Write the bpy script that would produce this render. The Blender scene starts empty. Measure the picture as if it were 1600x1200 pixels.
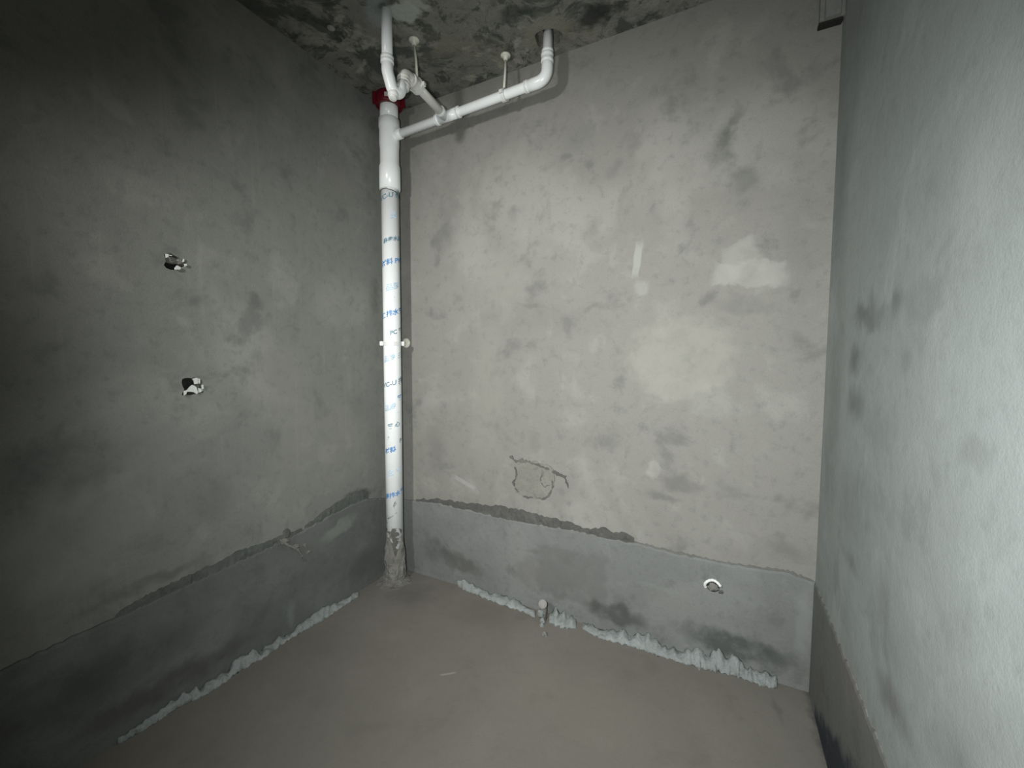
import bpy, bmesh, math, random
from mathutils import Vector, Matrix, noise

random.seed(7)
S = bpy.context.scene
COL = S.collection

# ------------------------------------------------------------------ camera
F_PX, YAW, PITCH, ROLL = 645.70, -0.4764, -0.0597, 0.00335
CAM = Vector((1.8369, -1.9627, 1.3272))
fwd = Vector((math.sin(YAW)*math.cos(PITCH), math.cos(YAW)*math.cos(PITCH), math.sin(PITCH)))
r0 = Vector((math.cos(YAW), -math.sin(YAW), 0)); u0 = r0.cross(fwd)
rt = math.cos(ROLL)*r0 + math.sin(ROLL)*u0
up = -math.sin(ROLL)*r0 + math.cos(ROLL)*u0
cd = bpy.data.cameras.new('camera'); cam = bpy.data.objects.new('camera', cd); COL.objects.link(cam)
M = Matrix((rt, up, -fwd)).transposed().to_4x4(); M.translation = CAM
cam.matrix_world = M
cd.sensor_width = 36; cd.lens = F_PX/1600*36; cd.clip_start = 0.02
S.camera = cam

# ------------------------------------------------------------------ light
w = bpy.data.worlds.new('world'); S.world = w; w.use_nodes = True
w.node_tree.nodes['Background'].inputs[0].default_value = (0.5, 0.55, 0.55, 1)
w.node_tree.nodes['Background'].inputs[1].default_value = 0.0

def spot(name, loc, target, power, size, blend, radius, col):
    l = bpy.data.lights.new(name, 'SPOT'); l.energy = power; l.spot_size = math.radians(size)
    l.spot_blend = blend; l.shadow_soft_size = radius; l.color = col
    o = bpy.data.objects.new(name, l); COL.objects.link(o); o.location = loc
    o.rotation_euler = (Vector(target)-Vector(loc)).to_track_quat('-Z', 'Y').to_euler()
    return o
# the phone's own flash, just beside the lens
spot('flash_lamp', (1.71, -1.985, 1.345), (1.28, 0, 0.92), 165, 136, 1.0, 0.012, (0.965, 1.0, 0.985))
# the hand-held torch to the upper left, whose light throws the pipe's shadow to the right
spot('torch_lamp', (0.62, -2.60, 2.15), (0.82, 0, 1.38), 190, 74, 1.0, 0.09, (1.0, 0.98, 0.95))
S.view_settings.view_transform = 'Standard'; S.view_settings.look = 'None'
S.view_settings.gamma = 1; S.view_settings.use_curve_mapping = False
S.view_settings.exposure = 0.0

# ------------------------------------------------------------------ constants
H, W, FRONT = 2.8, 2.179, -2.75

def hit(px, py, axis, val):
    """point of the room surface (axis = val) that the photograph shows at a pixel"""
    d = fwd + (px-800)/F_PX*rt - (py-600)/F_PX*up
    return CAM + d*((val-CAM[axis])/d[axis])

# ------------------------------------------------------------------ helpers
def link(name, bm, mat, parent=None, smooth=False):
    me = bpy.data.meshes.new(name)
    bmesh.ops.recalc_face_normals(bm, faces=bm.faces)
    bm.to_mesh(me); bm.free()
    o = bpy.data.objects.new(name, me); COL.objects.link(o)
    if mat: me.materials.append(mat)
    if smooth:
        for p in me.polygons: p.use_smooth = True
    if parent:
        o.parent = parent; o.matrix_parent_inverse = parent.matrix_world.inverted()
    return o

def thing(name, label, cat, loc, group=None):
    o = bpy.data.objects.new(name, None); COL.objects.link(o); o.location = loc
    o.empty_display_size = .05
    o.matrix_world = Matrix.Translation(Vector(loc))
    return tag(o, label, cat, group)

def tag(o, label, cat, group=None):
    o['label'] = label; o['category'] = cat
    if group: o['group'] = group
    return o

def struct(o, label, cat):
    o['kind'] = 'structure'; o['label'] = label; o['category'] = cat
    return o

def box(bm, a, b):
    vs = [bm.verts.new((x, y, z)) for x in (a[0], b[0]) for y in (a[1], b[1]) for z in (a[2], b[2])]
    for f in ((0,1,3,2),(4,6,7,5),(0,4,5,1),(2,3,7,6),(0,2,6,4),(1,5,7,3)):
        bm.faces.new([vs[i] for i in f])
    return vs

def fillet(path, rad, n=7):
    P = [Vector(p) for p in path]; out = [P[0]]
    for i in range(1, len(P)-1):
        a, b, c = P[i-1], P[i], P[i+1]
        rr = rad[i-1] if isinstance(rad, (list, tuple)) else rad
        d1 = (a-b).normalized(); d2 = (c-b).normalized()
        ang = d1.angle(d2)
        if ang > math.pi-.03 or rr <= 0: out.append(b); continue
        t = min(rr/math.tan(ang/2), .49*(a-b).length, .49*(c-b).length)
        s, e = b+d1*t, b+d2*t
        for k in range(n+1):
            q = k/n
            out.append((1-q)**2*s + 2*q*(1-q)*b + q*q*e)
    out.append(P[-1]); return out

def tube(bm, path, rad, seg=24, caps=True):
    """sweep a circle; rad is a number or one radius for each path point"""
    P = [Vector(p) for p in path]; n = len(P)
    R = rad if isinstance(rad, (list, tuple)) else [rad]*n
    t0 = (P[1]-P[0]).normalized()
    ref = Vector((0,0,1)) if abs(t0.z) < .9 else Vector((1,0,0))
    nx = t0.cross(ref).normalized(); rings = []
    for i in range(n):
        t = (P[min(i+1, n-1)]-P[max(i-1, 0)]).normalized()
        nx = (nx - t*nx.dot(t)).normalized(); ny = t.cross(nx)
        rings.append([bm.verts.new(P[i]+R[i]*(math.cos(a)*nx+math.sin(a)*ny))
                      for a in [2*math.pi*k/seg for k in range(seg)]])
    for a, b in zip(rings, rings[1:]):
        for k in range(seg):
            bm.faces.new((a[k], a[(k+1)%seg], b[(k+1)%seg], b[k]))
    if caps:
        bm.faces.new(rings[0][::-1]); bm.faces.new(rings[-1])

def lathe(bm, origin, axis, prof, seg=32):
    """solid of revolution: prof = [(distance along axis, radius)...]"""
    o = Vector(origin); t = Vector(axis).normalized()
    P = [o+t*d for d, r in prof]; R = [max(r, 1e-4) for d, r in prof]
    ref = Vector((0,0,1)) if abs(t.z) < .9 else Vector((1,0,0))
    nx = t.cross(ref).normalized(); ny = t.cross(nx)
    rings = [[bm.verts.new(p+r*(math.cos(a)*nx+math.sin(a)*ny)) for a in [2*math.pi*k/seg for k in range(seg)]]
             for p, r in zip(P, R)]
    for a, b in zip(rings, rings[1:]):
        for k in range(seg): bm.faces.new((a[k], a[(k+1)%seg], b[(k+1)%seg], b[k]))
    bm.faces.new(rings[0][::-1]); bm.faces.new(rings[-1])

def ring_band(bm, c, axis, half, r1, r2, seg=36):
    c = Vector(c); t = Vector(axis).normalized()
    ref = Vector((0,0,1)) if abs(t.z) < .9 else Vector((1,0,0))
    nx = t.cross(ref).normalized(); ny = t.cross(nx)
    R = [[bm.verts.new(c+t*d+r*(math.cos(a)*nx+math.sin(a)*ny)) for a in [2*math.pi*k/seg for k in range(seg)]]
         for d, r in ((-half, r1), (-half, r2), (half, r2), (half, r1))]
    for a, b in zip(R, R[1:]+R[:1]):
        for k in range(seg): bm.faces.new((a[k], a[(k+1)%seg], b[(k+1)%seg], b[k]))

def sleeve(bm, p, axis, length, r, rb=None, lip=.0035):
    """a pipe socket with rounded lips"""
    rb = rb or r
    lathe(bm, p, axis, [(0, r-lip), (.002, r), (.012, r), (.014, r-.0015), (length-.014, rb-.0015),
                        (length-.012, rb), (length-.002, rb), (length, rb-lip)])

def lump(bm, c, rad, amp=.35, sub=3, seed=0, freq=2.2):
    c = Vector(c); rad = Vector(rad) if not isinstance(rad, (int, float)) else Vector((rad,)*3)
    r = bmesh.ops.create_icosphere(bm, subdivisions=sub, radius=1)
    for v in r['verts']:
        n = v.co.normalized()
        k = 1 + amp*noise.fractal(n*freq+Vector((seed*7.3, seed*3.1, seed)), .9, 2.1, 3)
        v.co = c + Vector((n.x*rad.x, n.y*rad.y, n.z*rad.z))*k

def prism(bm, pts, depth):
    """polygon pts (3-D, planar) pushed by the vector depth"""
    d = Vector(depth)
    a = [bm.verts.new(p) for p in pts]; b = [bm.verts.new(Vector(p)+d) for p in pts]
    bm.faces.new(a); bm.faces.new(b[::-1]); n = len(a)
    for i in range(n): bm.faces.new((a[i], b[i], b[(i+1)%n], a[(i+1)%n]))

def jag(pts, step, amp, seed=0):
    """closed outline with broken edges"""
    rnd = random.Random(seed); out = []; n = len(pts)
    c = sum((Vector(p) for p in pts), Vector())/n
    for i in range(n):
        a, b = Vector(pts[i]), Vector(pts[(i+1) % n]); m = max(1, int((b-a).length/step))
        for k in range(m):
            q = a.lerp(b, k/m); out.append(q + (q-c).normalized()*rnd.uniform(-amp, amp))
    return out

def lerp_poly(poly, s):
    for (x0, y0), (x1, y1) in zip(poly, poly[1:]):
        if s <= x1: return y0+(y1-y0)*(s-x0)/(x1-x0) if x1 > x0 else y0
    return poly[-1][1]

def cut(o, cutter_bm):
    """boolean the cutter out of o for good; the cutter does not stay"""
    me = bpy.data.meshes.new('cut'); bmesh.ops.recalc_face_normals(cutter_bm, faces=cutter_bm.faces)
    cutter_bm.to_mesh(me); cutter_bm.free()
    c = bpy.data.objects.new('cut', me); COL.objects.link(c)
    m = o.modifiers.new('b', 'BOOLEAN'); m.operation = 'DIFFERENCE'; m.object = c; m.solver = 'EXACT'
    dg = bpy.context.evaluated_depsgraph_get(); dg.update()
    new = bpy.data.meshes.new_from_object(o.evaluated_get(dg))
    o.modifiers.clear(); o.data = new
    bpy.data.objects.remove(c)

# ------------------------------------------------------------------ materials
class NT:
    def __init__(s, name):
        s.m = bpy.data.materials.new(name); s.m.use_nodes = True
        s.t = s.m.node_tree; s.b = s.t.nodes['Principled BSDF']
    def n(s, typ, **kw):
        x = s.t.nodes.new(typ)
        for k, v in kw.items(): setattr(x, k, v)
        return x
    def l(s, a, b): s.t.links.new(a, b)
    def noise(s, co, scale, detail=4, rough=.6, dist=0):
        x = s.n('ShaderNodeTexNoise'); x.inputs['Scale'].default_value = scale
        x.inputs['Detail'].default_value = detail; x.inputs['Roughness'].default_value = rough
        x.inputs['Distortion'].default_value = dist
        s.l(co, x.inputs['Vector']); return x.outputs['Fac']
    def rng(s, v, a, b, c=0., d=1., smooth=True):
        x = s.n('ShaderNodeMapRange'); x.interpolation_type = 'SMOOTHSTEP' if smooth else 'LINEAR'
        for i, q in zip((1, 2, 3, 4), (a, b, c, d)): x.inputs[i].default_value = q
        s.l(v, x.inputs[0]); return x.outputs[0]
    def mul(s, a, b, op='MULTIPLY'):
        x = s.n('ShaderNodeMath', operation=op)
        for i, q in enumerate((a, b)):
            if isinstance(q, (int, float)): x.inputs[i].default_value = q
            else: s.l(q, x.inputs[i])
        return x.outputs[0]
    def mix(s, f, a, b):
        x = s.n('ShaderNodeMix', data_type='RGBA')
        if isinstance(f, (int, float)): x.inputs[0].default_value = f
        else: s.l(f, x.inputs[0])
        for i, q in ((6, a), (7, b)):
            if isinstance(q, tuple): x.inputs[i].default_value = (*q, 1)
            else: s.l(q, x.inputs[i])
        return x.outputs[2]

def concrete(name, base, light, dark, stains=(), scale=1., contrast=1., bump=.25, rough=.92, spec=.15,
             streak=None, extra=None, fine=1., tone=1.):
    """troweled cement: three sizes of mottling, plus stains, marks and painted shade with a place and shape of their own.
    each patch = (centre xyz, half sizes xyz, rotation about the normal axis (axis letter, degrees), colour, strength, edge softness)"""
    t = NT(name); co = t.n('ShaderNodeTexCoord').outputs['Object']
    big = t.noise(co, 1.5*scale, 3, .55, .6); mid = t.noise(co, 5.5*scale, 5, .62, .3)
    sml = t.noise(co, 26*scale, 5, .65); fin = t.noise(co, 190, 3, .7)
    c = t.mix(t.mul(t.rng(big, .50, .68), .75*contrast), base, light)
    c = t.mix(t.mul(t.rng(mid, .52, .70), .55*contrast), c, light)
    c = t.mix(t.mul(t.rng(mid, .46, .30), .65*contrast), c, dark)
    c = t.mix(t.mul(t.rng(sml, .50, .28), .40*contrast), c, dark)
    c = t.mix(t.mul(t.rng(fin, .52, .30), .25*fine), c, dark)
    c = t.mix(t.mul(t.rng(fin, .52, .72), .22*fine), c, light)
    if streak:                                             # vertical trowel and drip marks
        mp = t.n('ShaderNodeMapping'); mp.inputs['Scale'].default_value = streak[0]
        t.l(co, mp.inputs['Vector'])
        c = t.mix(t.mul(t.rng(t.noise(mp.outputs[0], 1, 4, .6), .55, .75), streak[2]), c, streak[1])
    # stains, marks and painted shade, with edges broken by noise
    wob = t.n('ShaderNodeTexNoise'); wob.inputs['Scale'].default_value = 14; wob.inputs['Detail'].default_value = 4
    t.l(co, wob.inputs['Vector'])
    wc = t.n('ShaderNodeVectorMath', operation='SUBTRACT'); t.l(wob.outputs['Color'], wc.inputs[0])
    wc.inputs[1].default_value = (.5, .5, .5)
    brk = t.rng(t.noise(co, 8, 5, .65), .32, .55, .5, 1.0)
    for st in stains:
        cen, half, rot, colr, stren, soft = st[:6]; wobble = st[6] if len(st) > 6 else .10
        square = st[7] if len(st) > 7 else False
        ws = t.n('ShaderNodeVectorMath', operation='SCALE'); t.l(wc.outputs[0], ws.inputs[0]); ws.inputs[3].default_value = wobble
        ad = t.n('ShaderNodeVectorMath', operation='ADD'); t.l(co, ad.inputs[0]); t.l(ws.outputs[0], ad.inputs[1])
        mp = t.n('ShaderNodeMapping', vector_type='TEXTURE'); t.l(ad.outputs[0], mp.inputs['Vector'])
        mp.inputs['Location'].default_value = cen
        e = [0, 0, 0]; e['xyz'.index(rot[0])] = math.radians(rot[1]); mp.inputs['Rotation'].default_value = e
        mp.inputs['Scale'].default_value = half
        if square:
            ab = t.n('ShaderNodeVectorMath', operation='ABSOLUTE'); t.l(mp.outputs[0], ab.inputs[0])
            sp = t.n('ShaderNodeSeparateXYZ'); t.l(ab.outputs[0], sp.inputs[0])
            d = t.mul(t.mul(sp.outputs[0], sp.outputs[1], 'MAXIMUM'), sp.outputs[2], 'MAXIMUM')
        else:
            ln = t.n('ShaderNodeVectorMath', operation='LENGTH'); t.l(mp.outputs[0], ln.inputs[0]); d = ln.outputs['Value']
        c = t.mix(t.mul(t.mul(t.rng(d, 1.0, 1-soft), brk), stren), c, colr)
    if extra: c = extra(t, co, c)
    sc = t.n('ShaderNodeVectorMath', operation='SCALE'); sc.inputs[3].default_value = .78*tone; t.l(c, sc.inputs[0])
    t.l(sc.outputs[0], t.b.inputs['Base Color'])
    t.b.inputs['Roughness'].default_value = rough; t.b.inputs['Specular IOR Level'].default_value = spec
    bp = t.n('ShaderNodeBump'); bp.inputs['Strength'].default_value = bump; bp.inputs['Distance'].default_value = .006
    hsum = t.mul(t.mul(t.mul(mid, 1.6), t.mul(sml, .7), 'ADD'), t.mul(fin, .35), 'ADD')
    t.l(hsum, bp.inputs['Height']); t.l(bp.outputs[0], t.b.inputs['Normal'])
    return t.m

def plastic(name, col, rough=.35, dirt=None, spec=.5):
    t = NT(name); co = t.n('ShaderNodeTexCoord').outputs['Object']
    v = t.noise(co, 30, 3, .6)
    c = t.mix(t.mul(t.rng(v, .45, .75), .25), col, tuple(q*.86 for q in col))
    if dirt: c = dirt(t, co, c)
    t.l(c, t.b.inputs['Base Color'])
    t.b.inputs['Roughness'].default_value = rough; t.b.inputs['Specular IOR Level'].default_value = spec
    bp = t.n('ShaderNodeBump'); bp.inputs['Strength'].default_value = .05; bp.inputs['Distance'].default_value = .002
    t.l(v, bp.inputs['Height']); t.l(bp.outputs[0], t.b.inputs['Normal'])
    return t.m

def BW(px, py): p = hit(px, py, 1, 0); return (p.x, 0, p.z)
def LW(px, py): p = hit(px, py, 0, 0); return (0, p.y, p.z)
def RW(px, py): p = hit(px, py, 0, W); return (W, p.y, p.z)
def SB(surf, x0, y0, x1, y1, col, stren, soft, wob=.1, rot=0):
    """a stain or painted shade that covers a stretch of a wall"""
    a, b, c = Vector(surf(x0, (y0+y1)/2)), Vector(surf(x1, (y0+y1)/2)), Vector(surf((x0+x1)/2, (y0+y1)/2))
    dz = abs(surf((x0+x1)/2, y0)[2]-surf((x0+x1)/2, y1)[2])/2
    d = (a-b)/2
    if abs(d.x) > abs(d.y): return (tuple(c), (abs(d.x), 1, dz), ('y', rot), col, stren, soft, wob)
    return (tuple((a+b)/2), (1, abs(d.y), dz), ('x', rot), col, stren, soft, wob)
def FL(px, py): p = hit(px, py, 2, 0); return (p.x, p.y, 0)
def CE(px, py): p = hit(px, py, 2, H); return (p.x, p.y, H)

PALE = (.47, .47, .43); GREY_D = (.13, .14, .135)
back_marks = [
    (BW(1128, 225), (.055, 1, .13), ('y', 14), (.13, .14, .13), .62, .8),
    (BW(1145, 195), (.03, 1, .10), ('y', 20), (.11, .12, .115), .45, .8),
    (BW(1165, 280), (.07, 1, .07), ('y', 0), (.15, .16, .15), .40, .8),
    (BW(1172, 428), (.15, 1, .06), ('y', 4), PALE, .6, .3, .10, True),
    (BW(1160, 405), (.075, 1, .085), ('y', -24), PALE, .5, .35, .08, True),
    (BW(1105, 468), (.045, 1, .045), ('y', 0), (.16, .16, .15), .55, .8),
    (BW(1165, 478), (.16, 1, .05), ('y', 6), (.20, .20, .185), .45, .8),
    (BW(1240, 460), (.03, 1, .03), ('y', 0), (.15, .15, .14), .5, .8),
    (BW(996, 405), (.020, 1, .095), ('y', 6), (.45, .46, .42), .75, .4, .02, True),  # narrow upright pale strip
    (BW(1003, 450), (.045, 1, .05), ('y', 0), (.44, .44, .40), .45, .6, .05),
    (BW(726, 754), (.085, 1, .014), ('y', 21), (.42, .42, .39), .75, .3, .012, True),  # thin slanting pale strip
    (BW(1060, 560), (.26, 1, .21), ('y', 0), (.43, .42, .37), .45, .35, .16),
    (BW(850, 500), (.55, 1, .10), ('y', 6), (.22, .215, .20), .30, .9, .2),
    (BW(830, 478), (.12, 1, .022), ('y', 9), (.17, .17, .16), .45, .8, .06),
    (BW(790, 440), (.18, 1, .22), ('y', 10), (.40, .39, .35), .30, .7, .2),
    (BW(700, 330), (.12, 1, .34), ('y', 8), (.20, .21, .19), .40, .9, .2),
    (BW(885, 247), (.04, 1, .035), ('y', 0), (.15, .165, .16), .5, .9),
    (BW(905, 215), (.12, 1, .10), ('y', 0), (.20, .215, .20), .4, .9),
    (BW(990, 220), (.07, 1, .06), ('y', 0), (.18, .17, .16), .4, .9),
    (BW(960, 265), (.04, 1, .06), ('y', 20), (.20, .19, .18), .4, .9),
    (BW(925, 360), (.06, 1, .06), ('y', 0), (.21, .205, .19), .4, .9),
    (BW(800, 335), (.05, 1, .06), ('y', 0), (.22, .21, .20), .4, .9),
    (BW(1062, 755), (.13, 1, .055), ('y', 12), (.17, .165, .155), .55, .7, .10),
    (BW(1035, 775), (.10, 1, .03), ('y', 8), (.14, .135, .13), .45, .7, .06),
    (BW(1020, 735), (.035, 1, .06), ('y', 0), (.46, .45, .41), .55, .4, .06),
    (BW(835, 690), (.05, 1, .10), ('y', 0), (.20, .20, .18), .35, .9),
    (BW(680, 700), (.12, 1, .22), ('y', 0), (.20, .20, .185), .45, .9),
    (BW(1230, 860), (.12, 1, .07), ('y', 8), (.18, .18, .17), .5, .8),
    (BW(1250, 400), (.10, 1, .5), ('y', 0), (.22, .22, .21), .3, .9),
    (BW(760, 620), (.14, 1, .5), ('y', 3), (.37, .36, .32), .35, .5, .12),
]
wall_back_m = concrete('back_wall_cement', (.306, .300, .274), (.40, .394, .362), (.185, .187, .175), back_marks,  # warm cast of lens and light put into the cement colour
                       scale=.85, contrast=.95, bump=.3)
left_marks = [
    (LW(400, 470), (1, .06, .05), ('x', 0), (.13, .135, .125), .6, .9),
    (LW(300, 470), (1, .06, .04), ('x', 0), (.15, .155, .145), .45, .9),
    (LW(400, 560), (1, .04, .05), ('x', 0), (.15, .155, .145), .4, .9),
    (LW(585, 470), (1, .07, .16), ('x', 0), (.14, .14, .13), .5, .9),
    (LW(560, 640), (1, .12, .14), ('x', 0), (.17, .175, .16), .3, .9),
    (LW(505, 700), (1, .34, .30), ('x', 0), (.34, .33, .30), .35, .4, .10),
    (LW(440, 600), (1, .22, .26), ('x', 0), (.34, .33, .295), .35, .8, .2),
    (LW(120, 850), (1, .26, .22), ('x', 20), (.34, .36, .325), .5, .5, .14),  # broad pale patch low on the near part of the wall
    (LW(240, 720), (1, .16, .28), ('x', 0), (.29, .31, .285), .4, .8, .2),
    (LW(90, 720), (1, .22, .16), ('x', 0), (.12, .135, .128), .5, .9, .2),
    (LW(330, 780), (1, .10, .16), ('x', 0), (.15, .165, .15), .4, .9, .12),
    (LW(560, 775), (1, .14, .045), ('x', -4), (.11, .105, .098), .75, .6, .08),
    (LW(245, 905), (1, .30, .03), ('x', 4), (.12, .125, .118), .5, .8, .08),
    (LW(432, 400), (1, .03, .12), ('x', 0), (.31, .33, .30), .45, .8, .06),
    (LW(535, 280), (1, .16, .20), ('x', 0), (.30, .29, .265), .35, .9, .2),
    (LW(455, 230), (1, .10, .08), ('x', 0), (.27, .28, .265), .35, .9, .2),
]
wall_left_m = concrete('left_wall_cement', (.265, .272, .250), (.36, .362, .335), (.165, .175, .163), left_marks,  # lens colour shading painted in as a cool greenish tint
                       scale=.9, contrast=1.0, bump=.28, streak=((1, 38, 1.6), (.34, .35, .32), .30))
RD = (.20, .215, .21); RM = (.29, .31, .30)
right_stain_shade = [
    SB(RW, 1325, 455, 1385, 525, RD, .85, .9, .10), SB(RW, 1385, 430, 1415, 515, RD, .75, .9, .08, -12),
    SB(RW, 1345, 480, 1400, 525, RD, .7, .9, .10), SB(RW, 1400, 425, 1490, 515, RM, .7, .5, .10),
    SB(RW, 1322, 520, 1352, 600, RD, .85, .9, .06), SB(RW, 1318, 590, 1360, 670, RD, .7, .9, .08),
    SB(RW, 1402, 525, 1432, 600, RM, .85, .9, .06), SB(RW, 1340, 620, 1430, 720, RM, .6, .9, .12),
    SB(RW, 1490, 670, 1560, 750, RM, .65, .5, .08), SB(RW, 1300, 700, 1370, 880, RM, .6, .9, .12),
    SB(RW, 1330, 740, 1420, 820, RM, .5, .9, .12), SB(RW, 1440, 740, 1600, 900, (.34, .365, .355), .45, .9, .15),
    SB(RW, 1290, 330, 1322, 900, (.23, .245, .235), .5, .9, .05), SB(RW, 1296, 100, 1335, 480, (.21, .23, .22), .5, .9, .06),  # both are painted shade: the wall darkens towards the corner
    SB(RW, 1300, -120, 1420, 220, (.24, .26, .26), .55, .95, .14), SB(RW, 1310, 855, 1350, 895, RD, .6, .9, .06),  # first is painted shadow, a wedge at the top of the corner
    SB(RW, 1366, 870, 1396, 1000, (.29, .285, .275), .6, .8, .06), SB(RW, 1370, 960, 1420, 1060, RM, .4, .9, .06),
    SB(RW, 1355, 1050, 1450, 1150, (.21, .205, .205), .7, .9, .08), SB(RW, 1430, 1100, 1600, 1300, (.26, .28, .27), .6, .9, .1),
    SB(RW, 1340, 300, 1420, 420, (.33, .355, .345), .4, .9, .1), SB(RW, 1480, 120, 1600, 420, (.46, .50, .49), .4, .9, .15),
]
wall_right_m = concrete('right_wall_cement', (.37, .40, .388), (.44, .475, .462), (.295, .318, .308), right_stain_shade,  # lighter and cooler cement: flash brightness and lens tint painted in
                        scale=.9, contrast=1.1, bump=.28)
wall_front_m = concrete('front_wall_cement', (.28, .285, .265), (.36, .36, .335), (.19, .195, .18))

def ceil_extra(t, co, c):
    a = t.noise(co, 4.2, 6, .66, .8); b = t.noise(co, 11, 6, .7, .5); d = t.noise(co, 2.2, 3, .5)
    c = t.mix(t.mul(t.rng(a, .50, .58), .85), c, (.075, .088, .076))
    c = t.mix(t.mul(t.rng(b, .55, .62), .7), c, (.058, .066, .055))
    c = t.mix(t.mul(t.rng(t.noise(co, 7, 5, .6, .4), .58, .66), .65), c, (.42, .41, .35))
    c = t.mix(t.mul(t.rng(d, .56, .66), .4), c, (.26, .245, .17))
    for cen, half, rot, col, st, so in [
        (CE(632, 20), (.075, .055, 1), 30, (.46, .50, .46), .85, .35),
        (CE(585, 10), (.06, .16, 1), 45, (.30, .34, .34), .7, .6),
        (CE(648, 5), (.08, .04, 1), 45, (.44, .47, .43), .7, .4),
        (CE(857, 52), (.16, .13, 1), 0, (.27, .26, .21), .8, .5),
        (CE(700, 75), (.16, .07, 1), 0, (.20, .19, .16), .6, .6),
        (CE(800, 22), (.10, .05, 1), 0, (.05, .062, .052), .7, .7),
        (CE(930, 25), (.12, .08, 1), -20, (.035, .038, .035), .85, .6),
        (CE(985, 28), (.025, .025, 1), 0, (.24, .24, .22), .7, .5),
    ]:
        ws = t.n('ShaderNodeTexNoise'); ws.inputs['Scale'].default_value = 16; ws.inputs['Detail'].default_value = 4
        t.l(co, ws.inputs['Vector'])
        sc = t.n('ShaderNodeVectorMath', operation='SCALE'); sc.inputs[3].default_value = .12; t.l(ws.outputs['Color'], sc.inputs[0])
        ad = t.n('ShaderNodeVectorMath', operation='ADD'); t.l(co, ad.inputs[0]); t.l(sc.outputs[0], ad.inputs[1])
        mp = t.n('ShaderNodeMapping', vector_type='TEXTURE'); t.l(ad.outputs[0], mp.inputs['Vector'])
        mp.inputs['Location'].default_value = (cen[0]+.06, cen[1]+.06, cen[2]+.06)
        mp.inputs['Rotation'].default_value = (0, 0, math.radians(rot)); mp.inputs['Scale'].default_value = half
        ln = t.n('ShaderNodeVectorMath', operation='LENGTH'); t.l(mp.outputs[0], ln.inputs[0])
        c = t.mix(t.mul(t.rng(ln.outputs['Value'], 1, 1-so), st), c, col)
    return c
ceiling_m = concrete('ceiling_concrete', (.23, .23, .205), (.34, .335, .295), (.12, .125, .112), scale=2.2,
                     contrast=1, bump=.9, extra=ceil_extra, tone=1.15)
floor_marks = [
    (FL(760, 960), (.30, .16, 1), ('z', 0), (.20, .185, .155), .5, .9, .2),
    (FL(640, 930), (.20, .16, 1), ('z', 0), (.17, .165, .15), .6, .9, .15),
    (FL(900, 1100), (.5, .3, 1), ('z', 0), (.30, .27, .225), .35, .9, .2),
    (FL(1215, 1110), (.02, .10, 1), ('z', 5), (.16, .155, .14), .5, .9, .06),
    (FL(1285, 1130), (.05, .4, 1), ('z', 0), (.09, .095, .10), .8, .7, .08),
    (FL(700, 1053), (.04, .006, 1), ('z', 40), (.42, .41, .37), .7, .4, .01, True),  # short pale streak
]
floor_m = concrete('floor_screed', (.255, .238, .208), (.30, .282, .25), (.198, .185, .161), floor_marks,
                   scale=.9, contrast=.6, bump=.2)
def BB(px, py): p = hit(px, py, 1, -.012); return (p.x, -.012, p.z)
def LB(px, py): p = hit(px, py, 0, .012); return (.012, p.y, p.z)
def RB(px, py): p = hit(px, py, 0, W-.006); return (W-.006, p.y, p.z)
band_back_m = concrete('back_band_cement', (.265, .275, .265), (.34, .35, .335), (.17, .175, .165), [
    (BB(720, 880), (.25, 1, .07), ('y', 10), (.14, .14, .13), .7, .7, .12),
    (BB(893, 900), (.20, 1, .15), ('y', 0), (.205, .212, .20), .7, .22, .10, True),
    (BB(830, 895), (.10, 1, .10), ('y', 0), (.24, .235, .22), .6, .4, .10),
    (BB(960, 960), (.20, 1, .07), ('y', 0), (.105, .11, .102), .8, .6, .12),
    (BB(1150, 1010), (.30, 1, .08), ('y', 0), (.095, .105, .095), .8, .6, .12),
    (BB(680, 860), (.12, 1, .10), ('y', 0), (.13, .13, .125), .6, .8, .12),
    (BB(1035, 920), (.13, 1, .015), ('y', 3), (.32, .335, .31), .5, .6, .03),
    (BB(1050, 940), (.14, 1, .04), ('y', 0), (.29, .30, .275), .5, .5, .06),
    (BB(1255, 980), (.035, 1, .2), ('y', 0), (.36, .375, .365), .55, .6, .04),
    (BB(1100, 850), (.6, 1, .05), ('y', 0), (.31, .33, .315), .4, .8, .1),
], scale=1.2, contrast=.8, tone=.88)
band_left_m = concrete('left_band_cement', (.20, .21, .198), (.27, .285, .265), (.135, .142, .134), [
    (LB(530, 826), (1, .17, .05), ('x', 12), (.33, .36, .32), .7, .6, .08),
    (LB(455, 960), (1, .03, .10), ('x', 0), (.33, .36, .34), .5, .7, .06),
    (LB(570, 880), (1, .16, .12), ('x', 0), (.13, .14, .13), .6, .8, .12),
    (LB(280, 1060), (1, .4, .06), ('x', 0), (.12, .115, .11), .7, .7, .1),
    (LB(150, 1060), (1, .5, .12), ('x', 0), (.10, .105, .105), .6, .8, .15),
], scale=1.1, contrast=.8, tone=.85)
band_right_m = concrete('right_band_cement', (.215, .22, .205), (.28, .285, .27), (.15, .15, .142), [
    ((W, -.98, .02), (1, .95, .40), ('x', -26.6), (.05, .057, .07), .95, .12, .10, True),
    (RB(1330, 1060), (1, .2, .08), ('x', 0), (.24, .215, .205), .6, .7, .1),
], scale=1.2, contrast=.6)
ridge_m = concrete('dirty_mortar', (.125, .125, .115), (.19, .19, .175), (.07, .072, .066), scale=3, bump=.8)
thin_m = concrete('thin_dirty_edge', (.19, .188, .172), (.25, .245, .225), (.13, .13, .12), scale=3, bump=.6)
ridge_l_m = concrete('green_dirty_mortar', (.135, .145, .132), (.19, .20, .185), (.09, .095, .088), scale=3, bump=.8)
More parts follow.
